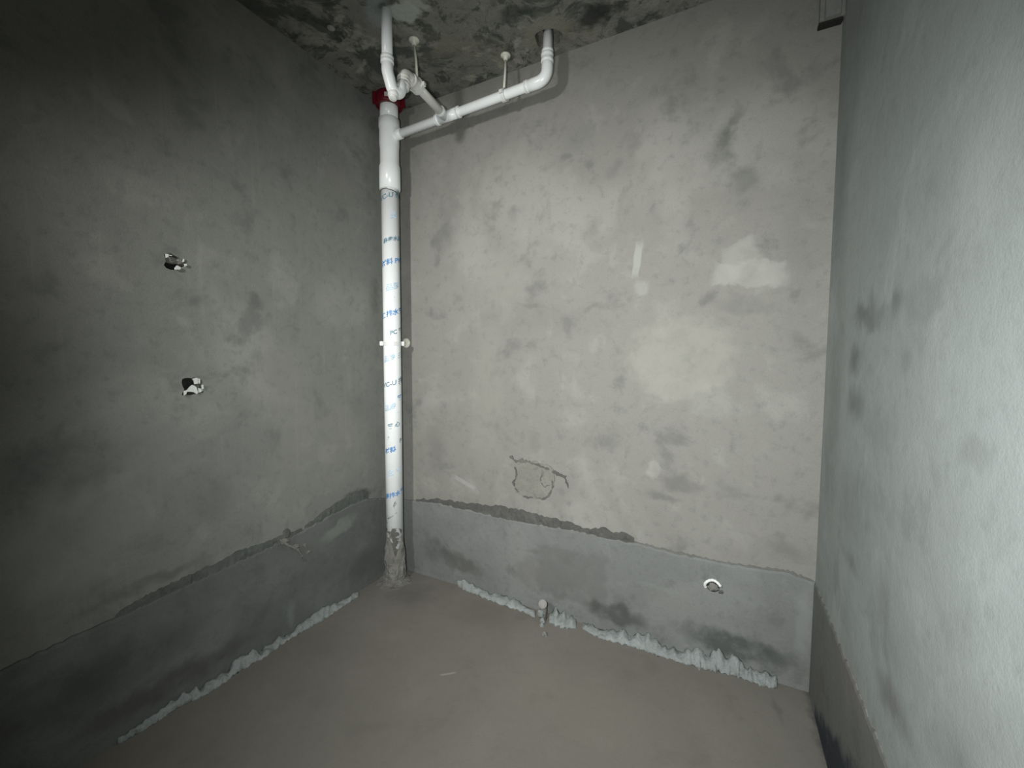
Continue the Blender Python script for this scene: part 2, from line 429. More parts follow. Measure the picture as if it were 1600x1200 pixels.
mortar_m = concrete('grey_mortar', (.27, .26, .24), (.40, .39, .365), (.15, .15, .138), scale=4, bump=.8)
lime_m = concrete('lime_crust', (.38, .41, .40), (.52, .56, .55), (.22, .235, .225), scale=5, contrast=.9, bump=.8)
gap_m = concrete('gap_shade', (.035, .037, .033), (.05, .05, .045), (.02, .02, .02), scale=4)  # near-black colour painted in for shade in gaps and recesses
seam_m = concrete('seam_cement', (.15, .145, .13), (.22, .215, .195), (.10, .10, .09), scale=4, bump=.8)
patch_m = concrete('patch_cement', (.285, .275, .245), (.34, .33, .295), (.17, .165, .15), scale=3, bump=.6)

# ------------------------------------------------------------------ the setting
def slab(name, a, b, mat):
    bm = bmesh.new(); box(bm, a, b); return link(name, bm, mat)
T = .14
floor = struct(slab('floor', (-T, FRONT-T, -T), (W+T, T, 0), floor_m), 'brown-grey bare cement floor', 'floor')
ceil = struct(slab('ceiling', (-T, FRONT-T, H), (W+T, T, H+T), ceiling_m), 'rough dark mottled concrete ceiling', 'ceiling')
wl = struct(slab('wall_left', (-T, FRONT, 0), (0, T, H), wall_left_m), 'grey-green bare cement wall left of the pipe', 'wall')
wb = struct(slab('wall_back', (0, 0, 0), (W, T, H), wall_back_m), 'warm grey bare cement wall behind the pipe', 'wall')
wr = struct(slab('wall_right', (W, FRONT, 0), (W+T, T, H), wall_right_m), 'pale cool grey cement wall on the right', 'wall')
wf = struct(slab('wall_front', (0, FRONT-T, 0), (W, FRONT, H), wall_front_m), 'bare cement wall behind the viewer', 'wall')

# ragged round hole left in the ceiling around the right-hand pipe
hc = CE(856, 60)
bm = bmesh.new()
ring = [(hc[0]+.062*math.cos(a)*(1+.12*math.sin(3*a+1)), hc[1]+.062*math.sin(a)*(1+.1*math.cos(2*a)), H-.02)
        for a in [2*math.pi*k/28 for k in range(28)]]
prism(bm, ring, (0, 0, .07)); cut(ceil, bm)

# broken openings of two wall boxes in the left wall
OP1 = [(257,398),(268,396),(291,409),(292,414),(281,422),(270,422),(259,419),(257,414),(260,409)]
OP2 = [(284,592),(303,590),(314,593),(316,602),(318,613),(307,616),(291,618),(285,617),(287,609),(284,603)]
for i, op in enumerate((OP1, OP2)):
    pts = [Vector((.02, LW(*q)[1], LW(*q)[2])) for q in op]
    bm = bmesh.new(); prism(bm, [Vector((.02, p.y, p.z)) for p in jag(pts, .009, .0025, i)], (-.085, 0, 0)); cut(wl, bm)

# cement bands at the foot of the walls, with an uneven top edge
def band(name, pts, mat, lab, inward, seed):
    """pts: top edge along the wall, on its face; inward: vector out of the wall"""
    bm = bmesh.new(); rnd = random.Random(seed); inw = Vector(inward); top = []
    for a, b in zip(pts, pts[1:]):
        m = max(1, int((b-a).length/.018))
        for k in range(m): top.append(a.lerp(b, k/m)+Vector((0, 0, rnd.uniform(-.004, .004))))
    top.append(pts[-1])
    rows = []
    for p in top:
        th = 1 + .15*noise.noise(p*6)
        rows.append([bm.verts.new(v) for v in (
            Vector((p.x, p.y, p.z)), Vector((p.x, p.y, p.z-.001))+inw*.55*th, Vector((p.x, p.y, p.z-.010))+inw*th,
            Vector((p.x, p.y, .02))+inw, Vector((p.x, p.y, 0))+inw*1.15, Vector((p.x, p.y, 0)))])
    for a, b in zip(rows, rows[1:]):
        for k in range(6): bm.faces.new((a[k], a[(k+1) % 6], b[(k+1) % 6], b[k]))
    bm.faces.new(rows[0]); bm.faces.new(rows[-1][::-1])
    o = link(name, bm, mat); o['kind'] = 'structure'; o['label'] = lab; o['category'] = 'cement band'
    return o
TOPB = [(640,781),(685,785),(743,797),(776,806),(838,818),(896,826),(937,836),(991,847),(1052,863),(1114,876),(1176,886),(1234,894),(1271,908)]
TOPL = [(0,1046),(180,964),(256,928),(340,890),(400,862),(440,843),(472,828),(520,800),(568,779)]
pb = [Vector(BW(*q)) for q in TOPB]; pb = [Vector((0, 0, pb[0].z))] + [p for p in pb if p.x > .02]; pb[-1].x = W
pl = [Vector(LW(*q)) for q in TOPL]
pl = [Vector((0, FRONT, pl[0].z+.01))] + pl + [Vector((0, 0, pb[0].z))]
hr = pb[-1].z
pr = [Vector((W, 0, hr)), Vector((W, -.25, hr+.003)), Vector((W, -.6, hr-.004)), Vector((W, -1.2, hr)), Vector((W, FRONT, hr))]
bb = band('baseboard_back', pb, band_back_m, 'grey cement band along the foot of the back wall', (0, -.012, 0), 1)
bl = band('baseboard_left', pl, band_left_m, 'dark green-grey cement band along the foot of the left wall', (.012, 0, 0), 2)
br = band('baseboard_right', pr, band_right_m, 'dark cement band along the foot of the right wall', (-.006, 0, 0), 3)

# dirty ragged mortar edge above the bands
def ridge(parent, lo, hi, surf, inw, seed, mat=None):
    bm = bmesh.new(); rnd = random.Random(seed); inw = Vector(inw); rows = []
    x0, x1 = lo[0][0], lo[-1][0]; n = int(abs(x1-x0)/4)
    for k in range(n+1):
        s = x0+(x1-x0)*k/n
        ylo, yhi = lerp_poly(lo, s), lerp_poly(hi, s)
        e = min(1, k/3, (n-k)/3); j = rnd.uniform(-2.2, 1.2)*e
        a = Vector(surf(s, ylo+2)); b = Vector(surf(s, min(yhi+j, ylo-.8)))
        t = inw*(.8+.5*rnd.random())*(.25+.75*e)
        rows.append([bm.verts.new(v) for v in (a, a+t*1.2, a.lerp(b, .5)+t, b+t*.35, b)])
    for p, q in zip(rows, rows[1:]):
        for i in range(5): bm.faces.new((p[i], p[(i+1) % 5], q[(i+1) % 5], q[i]))
    bm.faces.new(rows[0]); bm.faces.new(rows[-1][::-1])
    return link('mortar_edge', bm, mat or (ridge_m if inw.y else ridge_l_m), parent)
ridge(bb, [(650,782)]+TOPB[1:8], [(650,780),(685,780),(743,788),(780,791),(813,797),(834,803),(871,812),(904,820),(910,826),(935,826),(945,822),(954,832),(978,833),(991,840)], BW, (0, -.007, 0), 5)
ridge(bb, TOPB[7:], [(991,845),(1052,861),(1114,874),(1130,878),(1180,885),(1234,892),(1271,907)], BW, (0, -.004, 0), 15, thin_m)
ridge(bl, TOPL[1:7], [(180,962),(192,952),(224,933),(256,917),(300,897),(344,877),(368,863),(400,852),(440,838),(472,825)], LW, (.007, 0, 0), 6)
ridge(bl, [(476,827),(520,802),(575,778)], [(476,822),(495,808),(520,790),(545,775),(566,765),(575,770)], LW, (.007, 0, 0), 8)

# chipped re-plastered square on the back wall
def wall_patch(parent, name, outline, surf, inw, mat, seed, th=.006):
    pts = jag([Vector(surf(*q)) for q in outline], .014, .005, seed)
    if abs(inw[1]) > 0: pts = [Vector((p.x, 0, p.z)) for p in pts]
    else: pts = [Vector((parent_x(parent), p.y, p.z)) for p in pts]
    bm = bmesh.new(); prism(bm, pts, Vector(inw)*th); return link(name, bm, mat, parent)
wall_patch(wb, 'plaster_patch', [(806,725),(835,720),(862,729),(868,750),(860,776),(835,779),(806,769)], BW, (0,-1,0), patch_m, 11, .005)
def groove(pxs, wpx, seed, brk=.18):                        # dark broken seam round the patch
    rnd = random.Random(seed); fine = []
    for (x0, y0), (x1, y1) in zip(pxs, pxs[1:]):
        m = max(1, int(math.hypot(x1-x0, y1-y0)/2.5))
        for k in range(m): fine.append((x0+(x1-x0)*k/m+rnd.uniform(-.9, .9), y0+(y1-y0)*k/m+rnd.uniform(-.9, .9)))
    runs, cur = [], []
    for q in fine:
        cur.append(q)
        if len(cur) > 3 and rnd.random() < brk: runs.append(cur); cur = []
    if len(cur) > 2: runs.append(cur)
    for run in runs:
        a, b = [], []; n = len(run)
        for i, (x, y) in enumerate(run):
            dx = run[min(i+1, n-1)][0]-run[max(i-1, 0)][0]; dy = run[min(i+1, n-1)][1]-run[max(i-1, 0)][1]
            L = math.hypot(dx, dy) or 1; e = .25 if i in (0, n-1) else 1; k1, k2 = wpx*rnd.uniform(.2, 1.3)*e, wpx*rnd.uniform(.2, 1.3)*e
            a.append(Vector(BW(x-dy/L*k1, y+dx/L*k1))); b.append(Vector(BW(x+dy/L*k2, y-dx/L*k2)))
        bm = bmesh.new(); prism(bm, a+b[::-1], (0, -.0055, 0)); link('broken_edge', bm, seam_m, wb)
groove([(797,712),(806,721),(816,719),(830,723),(846,728),(862,735),(874,741),(888,746)], 2.6, 1, .12)
groove([(882,746),(887,755),(889,765)], 1.6, 7)
groove([(805,728),(808,742),(803,754),(806,764),(814,770)], 1.5, 2)
groove([(818,775),(826,778),(836,776),(848,780),(858,773),(864,760),(863,746)], 1.6, 3)
groove([(848,742),(844,752),(852,760),(862,756)], 1.0, 4)

# torn mortar snag on the left band
bm = bmesh.new()
def LS(px, py, off=.012): p = hit(px, py, 0, off); return Vector((off, p.y, p.z))
tube(bm, fillet([LS(437,843), LS(450,852,.03), LS(464,858,.034), LS(472,868,.03), LS(477,877,.02)], .02, 4),
     [.004+.003*math.sin(k*1.7)**2 for k in range(len(fillet([LS(437,843), LS(450,852,.03), LS(464,858,.034), LS(472,868,.03), LS(477,877,.02)], .02, 4)))], 8)
lump(bm, LS(446,846,.016), (.012,.022,.014), .5, 2, 3); lump(bm, LS(462,854,.02), (.014,.02,.01), .5, 2, 4)
lump(bm, LS(482,862,.012), (.008,.012,.008), .4, 2, 5); lump(bm, LS(476,852,.012), (.006,.008,.01), .4, 2, 6)
tag(link('mortar_snag', bm, mortar_m), 'torn curl of mortar hanging off the left wall band', 'mortar lump')
bm = bmesh.new()
lump(bm, LS(448,834,.004), (.008,.018,.028), .5, 2, 9)
link('mortar_edge', bm, ridge_m, bl)

# white lime crusts along the floor edge
def crust(name, cols, wall_axis, face, label, seed, thick=.012):
    rnd = random.Random(seed); bm = bmesh.new(); rows = []; U = [(c[0], c[1]) for c in cols]; D = [(c[0], c[2]) for c in cols]
    x0, x1 = cols[0][0], cols[-1][0]; n = int(abs(x1-x0)/2.2); nb = 7
    for k in range(n+1):
        s = x0+(x1-x0)*k/n; e = min(1, k/3, (n-k)/3)
        yu = sum(lerp_poly(U, min(max(s+o, x0), x1)) for o in (-5, -2.5, 0, 2.5, 5))/5; yd = sum(lerp_poly(D, min(max(s+o, x0), x1)) for o in (-6, -3, 0, 3, 6))/5
        h = yd-yu; yu += (1.0*noise.noise(Vector((s*.10, seed, 0)))+.12*noise.noise(Vector((s*.3, seed, 3))))*h*.55*e; yd += noise.noise(Vector((s*.2, seed, 9)))*h*.18*e
        lo = hit(s, yd, 2, 0.001)
        hi = hit(s, yu, wall_axis, face)
        if hi.z < .004: hi = hit(s, yu, 2, .012)
        nrm = Vector((0, -.6, .8)) if wall_axis == 1 else Vector((.6, 0, .8))
        row = []
        for j in range(nb+1):
            q = j/nb; p = lo.lerp(hi, q)
            b = math.sin(math.pi*q)**.6*thick*(.55+.9*abs(noise.fractal(p*42+Vector((seed, 0, 0)), .8, 2, 3)))*(.3+.7*e)
            row.append(bm.verts.new(p+nrm*b+.007*e*noise.noise_vector(p*38)))
        row.append(bm.verts.new(hi-nrm*.003)); row.append(bm.verts.new(lo-nrm*.001)); rows.append(row)
    m = nb+3
    for a, b in zip(rows, rows[1:]):
        for i in range(m): bm.faces.new((a[i], a[(i+1) % m], b[(i+1) % m], b[i]))
    bm.faces.new(rows[0]); bm.faces.new(rows[-1][::-1])
    return tag(link(name, bm, lime_m, None, True), label, 'plaster residue', 'white crusts along the floor edge')
crust('lime_crust', [(184,1154,1164),(240,1116,1132),(280,1088,1104),(320,1069,1087),(358,1046,1062),(368,1029,1053),(396,1016,1036),(412,1014,1029),(436,996,1010),(442,992,1006),(450,992,1001),(476,969,985),(508,946,967),(532,940,951),(560,923,931)],
      0, .014, 'long white lime crust along the left wall foot', 21)
crust('lime_crust', [(714,906,912),(722,907,922),(743,914,929),(760,925,936),(780,928,944),(805,936,952),(820,946,957),(836,955,966)],
      1, -.014, 'short white lime crust between the tall pipe and the floor stub', 22)
crust('lime_crust', [(858,962,972),(866,950,976),(872,945,981),(884,960,982),(900,968,982)],
      1, -.014, 'small white lime heap just right of the floor stub', 23)
crust('lime_crust', [(910,972,982),(924,977,991),(937,983,998),(955,985,1002),(970,982,1006),(985,994,1010),(1000,990,1014),(1008,986,1017),(1025,1001,1024),(1045,1010,1029),(1064,1018,1036),(1080,1018,1040),(1090,1006,1043),(1100,1020,1046),(1110,1022,1048),(1118,1012,1049),(1132,1026,1053),(1146,1026,1056),(1156,1022,1058),(1162,1042,1062),(1176,1044,1067),(1190,1052,1072),(1206,1050,1075),(1214,1058,1075)],
      1, -.014, 'long jagged white lime crust along the back wall foot', 24, .014)

# ------------------------------------------------------------------ drain pipework
RX, RY, RR = .112, -.14, .0495
def pvc_dirt(t, co, c):
    sp = t.n('ShaderNodeSeparateXYZ'); t.l(co, sp.inputs[0])
    low = t.rng(sp.outputs[2], .56, .08)                     # cement splashes thicken towards the floor
    n1 = t.noise(co, 16, 5, .65, .6)
    m = t.rng(t.mul(n1, t.mul(low, .30), 'ADD'), .66, .72)
    c = t.mix(m, c, t.mix(t.noise(co, 40, 4), (.17, .165, .15), (.36, .35, .33)))
    return c
pvc = plastic('white_pvc', (.93, .96, .96), .28)
pvc_main = plastic('white_pvc_riser', (.93, .96, .96), .22, pvc_dirt)
pvc_old = plastic('yellowed_pvc', (.74, .74, .64), .35)
pvc_trap = plastic('grey_white_pvc', (.74, .74, .69), .35)
white_m = plastic('white_plastic', (.78, .79, .77), .4)
red_m = plastic('red_enamel', (.13, .003, .010), .35)
sticker_m = plastic('white_sticker', (.62, .60, .58), .5)
film_m = plastic('dark_wire', (.05, .06, .06), .5)
def ink(name, col):
    t = NT(name); co = t.n('ShaderNodeTexCoord').outputs['Object']
    c = t.mix(t.rng(t.noise(co, 160, 3), .42, .6), col, tuple(min(1, q*1.5+.05) for q in col))
    t.l(c, t.b.inputs['Base Color']); t.b.inputs['Roughness'].default_value = .5
    return t.m
ink_blue = ink('blue_ink', (.04, .19, .45)); ink_dark = ink('slate_ink', (.10, .19, .25)); ink_pale = ink('pale_ink', (.42, .54, .66))

dp = thing('drain_pipe', 'white plastic drain stack with branch pipe and trap in the corner', 'pipe', (RX, RY, 0))
def zr(py): return hit(609, py, 1, RY).z
# riser
bm = bmesh.new(); tube(bm, [(RX, RY, 0), (RX, RY, zr(290))], RR, 48)
riser = link('riser', bm, pvc_main, dp, True)
# tee with its sockets
zt0, zt1 = zr(298), zr(196)
bm = bmesh.new()
lathe(bm, (RX, RY, 0), (0, 0, 1), [(zt0, RR+.001), (zt0+.003, RR+.0085), (zr(262), RR+.0085), (zr(258), RR+.0035), (zr(236), RR+.003),
      (zr(226), RR+.006), (zr(204), RR+.005), (zr(201), RR+.0085), (zr(188), RR+.0085), (zr(186), RR)], 48)
# side socket of the tee
ZB0, ZB1 = 2.572, 2.607
def bz(x): return ZB0+(ZB1-ZB0)*(x-RX)/(1.071-RX)
bdir = Vector((1.071-RX, 0, ZB1-ZB0)).normalized()
lathe(bm, (RX, RY, ZB0), bdir, [(.02, .0275), (.088, .0275), (.091, .024)], 32)
link('tee_fitting', bm, pvc, dp, True)
bm = bmesh.new(); tube(bm, [(RX, RY, zr(190)), (RX, RY, H)], RR, 48)
link('top_pipe', bm, pvc, dp, True)
# wire twisted round the riser just under the tee
bm = bmesh.new()
tube(bm, [Vector((RX+(RR+.001)*math.cos(a), RY+(RR+.001)*math.sin(a), zt0-.006-.020*max(0, math.sin(a+.2))-.016*((a+2.2)/2.0)**2*(a > -1.2)*.8)) for a in [-2.6+k*.1 for k in range(32)]], .0022, 6)
link('wire', bm, film_m, riser)
# printed lettering wound round the riser
AZ = math.atan2(CAM.y-RY, CAM.x-RX)
def lettering(text, py, dx, size, mat, tilt=.27):
    cu = bpy.data.curves.new('t', 'FONT'); cu.body = text; cu.size = size*1.1; cu.align_x = 'CENTER'; cu.align_y = 'CENTER'
    cu.resolution_u = 3; cu.offset = .0009
    o = bpy.data.objects.new('t', cu); COL.objects.link(o)
    dg = bpy.context.evaluated_depsgraph_get(); dg.update()
    me = bpy.data.meshes.new_from_object(o.evaluated_get(dg)); bpy.data.objects.remove(o)
    bm = bmesh.new(); bm.from_mesh(me)
    bmesh.ops.triangulate(bm, faces=bm.faces[:])
    for _ in range(2):
        long = [e for e in bm.edges if abs(e.verts[0].co.x-e.verts[1].co.x) > .008]
        if long: bmesh.ops.subdivide_edges(bm, edges=long, cuts=2); bmesh.ops.triangulate(bm, faces=bm.faces[:])
    z0 = zr(py)
    for v in bm.verts:
        u = v.co.x+dx; a = AZ+u/RR; rr = RR+.0007
        v.co = Vector((RX+rr*math.cos(a), RY+rr*math.sin(a), z0+v.co.y+u*tilt))
    return link('lettering', bm, mat, riser)
for args in [
    ('PVC-U 排', 310, -.012, .034, ink_dark), ('品', 342, .018, .034, ink_pale), ('森泰水品', 378, .012, .026, ink_dark),
    ('材料 PVC', 412, .012, .034, ink_blue), ('品质', 451, .008, .038, ink_pale), ('保排水管', 491, .004, .033, ink_blue),
    ('PC 管', 521, .030, .030, ink_dark), ('品质 三', 559, .004, .034, ink_pale), ('VC-U 排', 598, .002, .034, ink_dark),
    ('品质', 634, -.02, .034, ink_pale), ('管', 624, .042, .032, ink_blue), ('管 心', 663, .004, .030, ink_dark),
    ('材料', 699, -.022, .032, ink_blue), ('P', 690, .045, .032, ink_dark), ('品 管', 734, .004, .034, ink_pale), ('质排水管', 768, .004, .030, ink_blue)]:
    lettering(*args)
# cement coat caked on the foot of the riser
bm = bmesh.new(); seg, rn = 44, 26; rows = []
for j in range(rn+1):
    row = []
    for k in range(seg):
        a = 2*math.pi*k/seg
        top = .255+.16*noise.noise(Vector((math.cos(a)*1.1+3, math.sin(a)*1.1, 4.2)))+.05*noise.noise(Vector((math.cos(a)*3, math.sin(a)*3, 1)))
        z = top*j/rn
        th = .0085*(1+1.3*noise.fractal(Vector((math.cos(a)*1.6, math.sin(a)*1.6, z*18)), .8, 2, 3))*(1-(j/rn)**4)+.005*max(0, 1-z/.12)
        r = RR+max(th, .0005)*(j < rn) - (j == rn)*.002
        row.append(bm.verts.new((RX+r*math.cos(a), RY+r*math.sin(a), z)))
    rows.append(row)
for a, b in zip(rows, rows[1:]):
    for k in range(seg): bm.faces.new((a[k], a[(k+1) % seg], b[(k+1) % seg], b[k]))
link('mortar_coat', bm, mortar_m, riser)

# branch along the back wall, rising through the ceiling at its far end
BX = 1.071; BR = .0225
path = fillet([(RX+.03, RY, bz(RX+.03)), (BX, RY, bz(BX)), (BX+.002, RY+.004, H+.05)], .055, 10)
bm = bmesh.new(); tube(bm, path, BR, 28); branch = link('branch_pipe', bm, pvc, dp, True)
bm = bmesh.new()
tube(bm, fillet([(BX-.105, RY, bz(BX-.105)), (BX, RY, bz(BX)), (BX+.001, RY, bz(BX)+.105)], .055, 10), BR+.0035, 28)
link('elbow', bm, pvc, branch, True)
bm = bmesh.new(); sleeve(bm, (BX-.112, RY, bz(BX-.112)), bdir, .02, BR+.005)
link('socket_rim', bm, pvc, branch, True)
bm = bmesh.new(); sleeve(bm, (BX, RY, bz(BX)+.072), (0, 0, 1), .04, BR+.006); link('socket_rim', bm, pvc, branch, True)
bm = bmesh.new(); sleeve(bm, (BX+.001, RY+.001, hit(857,92,1,RY).z-.02), (0, 0, 1), .062, BR+.004); link('coupling', bm, pvc, branch, True)
# wye where the trap arm joins
WX = .497
bm = bmesh.new(); sleeve(bm, (WX-.055, RY, bz(WX-.055)), bdir, .02, BR+.006)
tube(bm, [(WX-.04, RY, bz(WX-.04)), (WX+.09, RY, bz(WX+.09))], BR+.0035, 28)
sleeve(bm, (WX+.075, RY, bz(WX+.075)), bdir, .02, BR+.0055)
# trap: down from the ceiling, U-bend, up, over and along to the wye
AR = .0205
ZA = 2.590
A0 = Vector((WX+.005, RY, bz(WX))); A1 = Vector((.534, -.455, ZA))
adir = (A0-A1).normalized()
lathe(bm, A0-adir*.062, adir, [(0, AR+.002), (.002, AR+.006), (.014, AR+.006), (.016, AR+.004), (.06, AR+.004)], 28)
link('wye_fitting', bm, pvc, branch, True)
IN = Vector((.514, -.571, H+.03))
bm = bmesh.new(); tube(bm, [IN, (.514, -.571, 2.57)], .0225, 28); trap = link('trap_inlet', bm, pvc, dp, True)
bm = bmesh.new()
ub = fillet([(.514, -.571, 2.615), (.514, -.571, 2.555), (.519, -.546, 2.486), (.526, -.512, 2.490), (.530, -.489, 2.555)], [.05, .03, .03], 8)
tube(bm, ub, .0245, 28); link('trap_bend', bm, pvc, trap, True)
bm = bmesh.new(); sleeve(bm, (.514, -.571, 2.585), (0, 0, 1), .03, .0275)
link('socket_rim', bm, pvc, trap, True)
bm = bmesh.new()
lathe(bm, (.519, -.540, 2.492), (0.1, -.25, -1), [(0, .0225), (.030, .0225), (.032, .019), (.034, .017), (.042, .017), (.044, .014)], 24)
link('cleanout_plug', bm, white_m, trap, True)
bm = bmesh.new()
tube(bm, fillet([(.529, -.488, 2.52), (.531, -.489, ZA+.004), A1+adir*.055], .034, 10), .0245, 28)
link('trap_crown', bm, pvc_trap, trap, True)
bm = bmesh.new()
for z, r in ((2.535, .0275), (2.550, .0285), (2.566, .0275)):
    lathe(bm, (.5295, -.488, z), (0, .05, 1), [(0, r-.003), (.002, r), (.007, r), (.009, r-.003)], 28)
link('trap_nut', bm, pvc_trap, trap, True)
bm = bmesh.new(); tube(bm, [A1, A0], AR, 28); link('trap_arm', bm, pvc_trap, trap, True)
bm = bmesh.new(); sleeve(bm, A1+adir*.012, adir, .05, .0285); sleeve(bm, A1+adir*.058, adir, .022, .0265)
link('coupling', bm, pvc_trap, trap, True)

# mortar mound round the foot of the riser
bm = bmesh.new()
seg, rn = 40, 9; rows = []
for j in range(rn+1):
    q = j/rn; row = []
    for k in range(seg):
        a = 2*math.pi*k/seg; nz = noise.fractal(Vector((math.cos(a)*1.5, math.sin(a)*1.5, q*3)), .8, 2, 3)
        rad = RR+.008+(.045*(q**1.3))*(1+.6*nz); z = .028*(1-q)**1.6*(1+.6*nz)+.0
        row.append(bm.verts.new((RX+rad*math.cos(a), RY+rad*math.sin(a), max(z, .0))))
    rows.append(row)
for a, b in zip(rows, rows[1:]):
    for k in range(seg): bm.faces.new((a[k], a[(k+1) % seg], b[(k+1) % seg], b[k]))
bm.faces.new(rows[0][::-1]); bm.faces.new(rows[-1])
link('mortar_mound', bm, mortar_m, floor)

# red fire collar under the ceiling
fc = thing('fire_collar', 'dark red metal fire collar round the stack under the ceiling', 'collar', (RX, RY, H-.062))
bm = bmesh.new()
prof = [(-.062, RR+.002), (-.062, .070), (-.058, .073), (-.004, .073), (-.0, .071), (0, RR+.002)]
n = 48; rings = [[bm.verts.new((RX+r*math.cos(2*math.pi*k/n), RY+r*math.sin(2*math.pi*k/n), H+d)) for k in range(n)] for d, r in prof]
for a, b in zip(rings, rings[1:]+rings[:1]):
    for k in range(n): bm.faces.new((a[k], a[(k+1) % n], b[(k+1) % n], b[k]))
link('band', bm, red_m, fc, True)
for da in (-1.35, 1.25):
    bm = bmesh.new(); a = AZ+da; c = Vector((RX+.078*math.cos(a), RY+.078*math.sin(a), H-.03)); d = Vector((math.cos(a), math.sin(a), 0)); s = Vector((-d.y, d.x, 0))
    vs = box(bm, (-.011, -.009, -.036), (.011, .009, .030))
    for v in vs: q = v.co.copy(); v.co = c+d*q.x+s*q.y+Vector((0, 0, q.z))
    bmesh.ops.bevel(bm, geom=bm.edges[:], offset=.003, segments=2, affect='EDGES'); link('mounting_lug', bm, red_m, fc)
bm = bmesh.new(); na = 8
g = [[bm.verts.new((RX+(.0738)*math.cos(AZ+a), RY+(.0738)*math.sin(AZ+a), z)) for a in [-.32+.62*k/na for k in range(na+1)]] for z in (H-.045, H-.022)]
for k in range(na): bm.faces.new((g[0][k], g[0][k+1], g[1][k+1], g[1][k]))
link('sticker', bm, sticker_m, fc)

# pipe hangers on the ceiling
def hanger(label, base, ringc, axis, rr):
    b = Vector(base); c = Vector(ringc); ax = Vector(axis).normalized()
    t = thing('pipe_hanger', label, 'hanger', b, 'hangers under the ceiling')
    bm = bmesh.new(); lathe(bm, b, (0, 0, -1), [(0, .024), (.004, .0245), (.008, .022), (.011, .013), (.022, .010), (.026, .007)], 28)
    link('ceiling_disc', bm, pvc_old, t, True)
    bm = bmesh.new(); top = c+Vector((0, 0, rr+.003))
    tube(bm, [b-Vector((0, 0, .02)), b.lerp(top, .5)+Vector((.002, 0, 0)), top], .0058, 12); link('rod', bm, pvc_old, t, True)
    bm = bmesh.new(); ring_band(bm, c, ax, .010, rr+.0005, rr+.0055)
    s = ax.cross(Vector((0, 0, 1))).normalized()
    for k in (-1, 1):
        q = c+s*k*(rr+.008); a, d = q-ax*.008-s*.006+Vector((0, 0, -.008)), q+ax*.008+s*.006+Vector((0, 0, .008))
        vs = box(bm, (-.008, -.006, -.008), (.008, .006, .008))
        for v in vs: o = v.co.copy(); v.co = q+ax*o.x+s*o.y+Vector((0, 0, o.z))
    link('clamp_ring', bm, white_m, t, False)
h1 = Vector(CE(647, 62)); tpos = A1.lerp(A0, (h1.y-A1.y)/(A0.y-A1.y)) if A1.y < h1.y else A1
hanger('round-headed hanger rod holding the trap arm', h1, tpos, adir, AR+.008)
h2 = Vector(CE(790, 86)); hanger('round-headed hanger rod holding the straight branch pipe', h2, (h2.x+.004, RY, bz(h2.x)), bdir, BR+.001)

# wall bracket half way up the stack
zc = zr(537)
t = thing('pipe_bracket', 'white pipe clamp fixing the tall stack to the back wall', 'bracket', (RX, RY, zc))
bm = bmesh.new(); R1, R2, hh = RR+.0005, RR+.005, .0105; n = 48
prof = [(-hh, R1), (-hh, R2), (hh, R2), (hh, R1)]
rings = [[bm.verts.new((RX+r*math.cos(2*math.pi*k/n), RY+r*math.sin(2*math.pi*k/n), zc+d)) for k in range(n)] for d, r in prof]
for a, b in zip(rings, rings[1:]+rings[:1]):
    for k in range(n): bm.faces.new((a[k], a[(k+1) % n], b[(k+1) % n], b[k]))
link('clamp_ring', bm, white_m, t)
for sg in (-1, 1):
    a = AZ+sg*math.pi/2; d = Vector((math.cos(a), math.sin(a), 0)); s = Vector((-d.y, d.x, 0)); c = Vector((RX, RY, zc))+d*(RR+.010)
    bm = bmesh.new(); vs = box(bm, (-.009, -.011, -.012), (.009, .011, .012))
    for v in vs: q = v.co.copy(); v.co = c+d*q.x+s*q.y+Vector((0, 0, q.z))
    bmesh.ops.bevel(bm, geom=bm.edges[:], offset=.002, segments=2, affect='EDGES'); lug = link('clamp_lug', bm, white_m, t)
    bm = bmesh.new(); lathe(bm, c-s*sg*.0105, -s*sg, [(0, .0045), (.004, .0045), (.005, .003)], 12); link('screw', bm, pvc_old, lug)
wd = hit(634, 536, 1, 0)
bm = bmesh.new(); lathe(bm, (wd.x+.006, 0, wd.z), (0, -1, 0), [(0, .030), (.005, .030), (.009, .026), (.013, .016)], 28)
link('wall_disc', bm, pvc_old, t, True)
bm = bmesh.new(); tube(bm, [(wd.x+.006, -.01, wd.z), (RX, RY+R2, zc)], .006, 12); link('rod', bm, pvc_old, t, True)

# small plug in the ceiling left of the trap
bm = bmesh.new(); lathe(bm, Vector(CE(517, 43))+Vector((0, 0, .001)), (0, 0, -1), [(0, .017), (.004, .018), (.008, .014), (.010, .006)], 20)
tag(link('ceiling_plug', bm, concrete('plug_plaster', (.36, .36, .34), (.45, .45, .42), (.25, .25, .23), scale=6), None, True),
    'small pale round plug in the ceiling left of the trap pipe', 'plug')

# plastered stub that comes down the corner at the top right
ps = Vector(BW(1284, 43)); z0 = ps.z
bm = bmesh.new(); box(bm, (ps.x-.012, -.05, z0), (W, 0, H)); bmesh.ops.bevel(bm, geom=[e for e in bm.edges if abs(e.verts[0].co.z-e.verts[1].co.z) > .1], offset=.014, segments=4, affect='EDGES')
st = thing('corner_casing', 'short plastered casing hanging in the upper right corner', 'casing', (ps.x, -.02, z0))
link('casing', bm, concrete('casing_plaster', (.28, .285, .265), (.34, .345, .32), (.2, .2, .19), scale=2), st)
bm = bmesh.new(); box(bm, (ps.x-.014, -.030, z0-.009), (W-.004, 0, z0)); link('bottom_shadow', bm, gap_m, st)  # dark strip stands in for the shadow under the casing

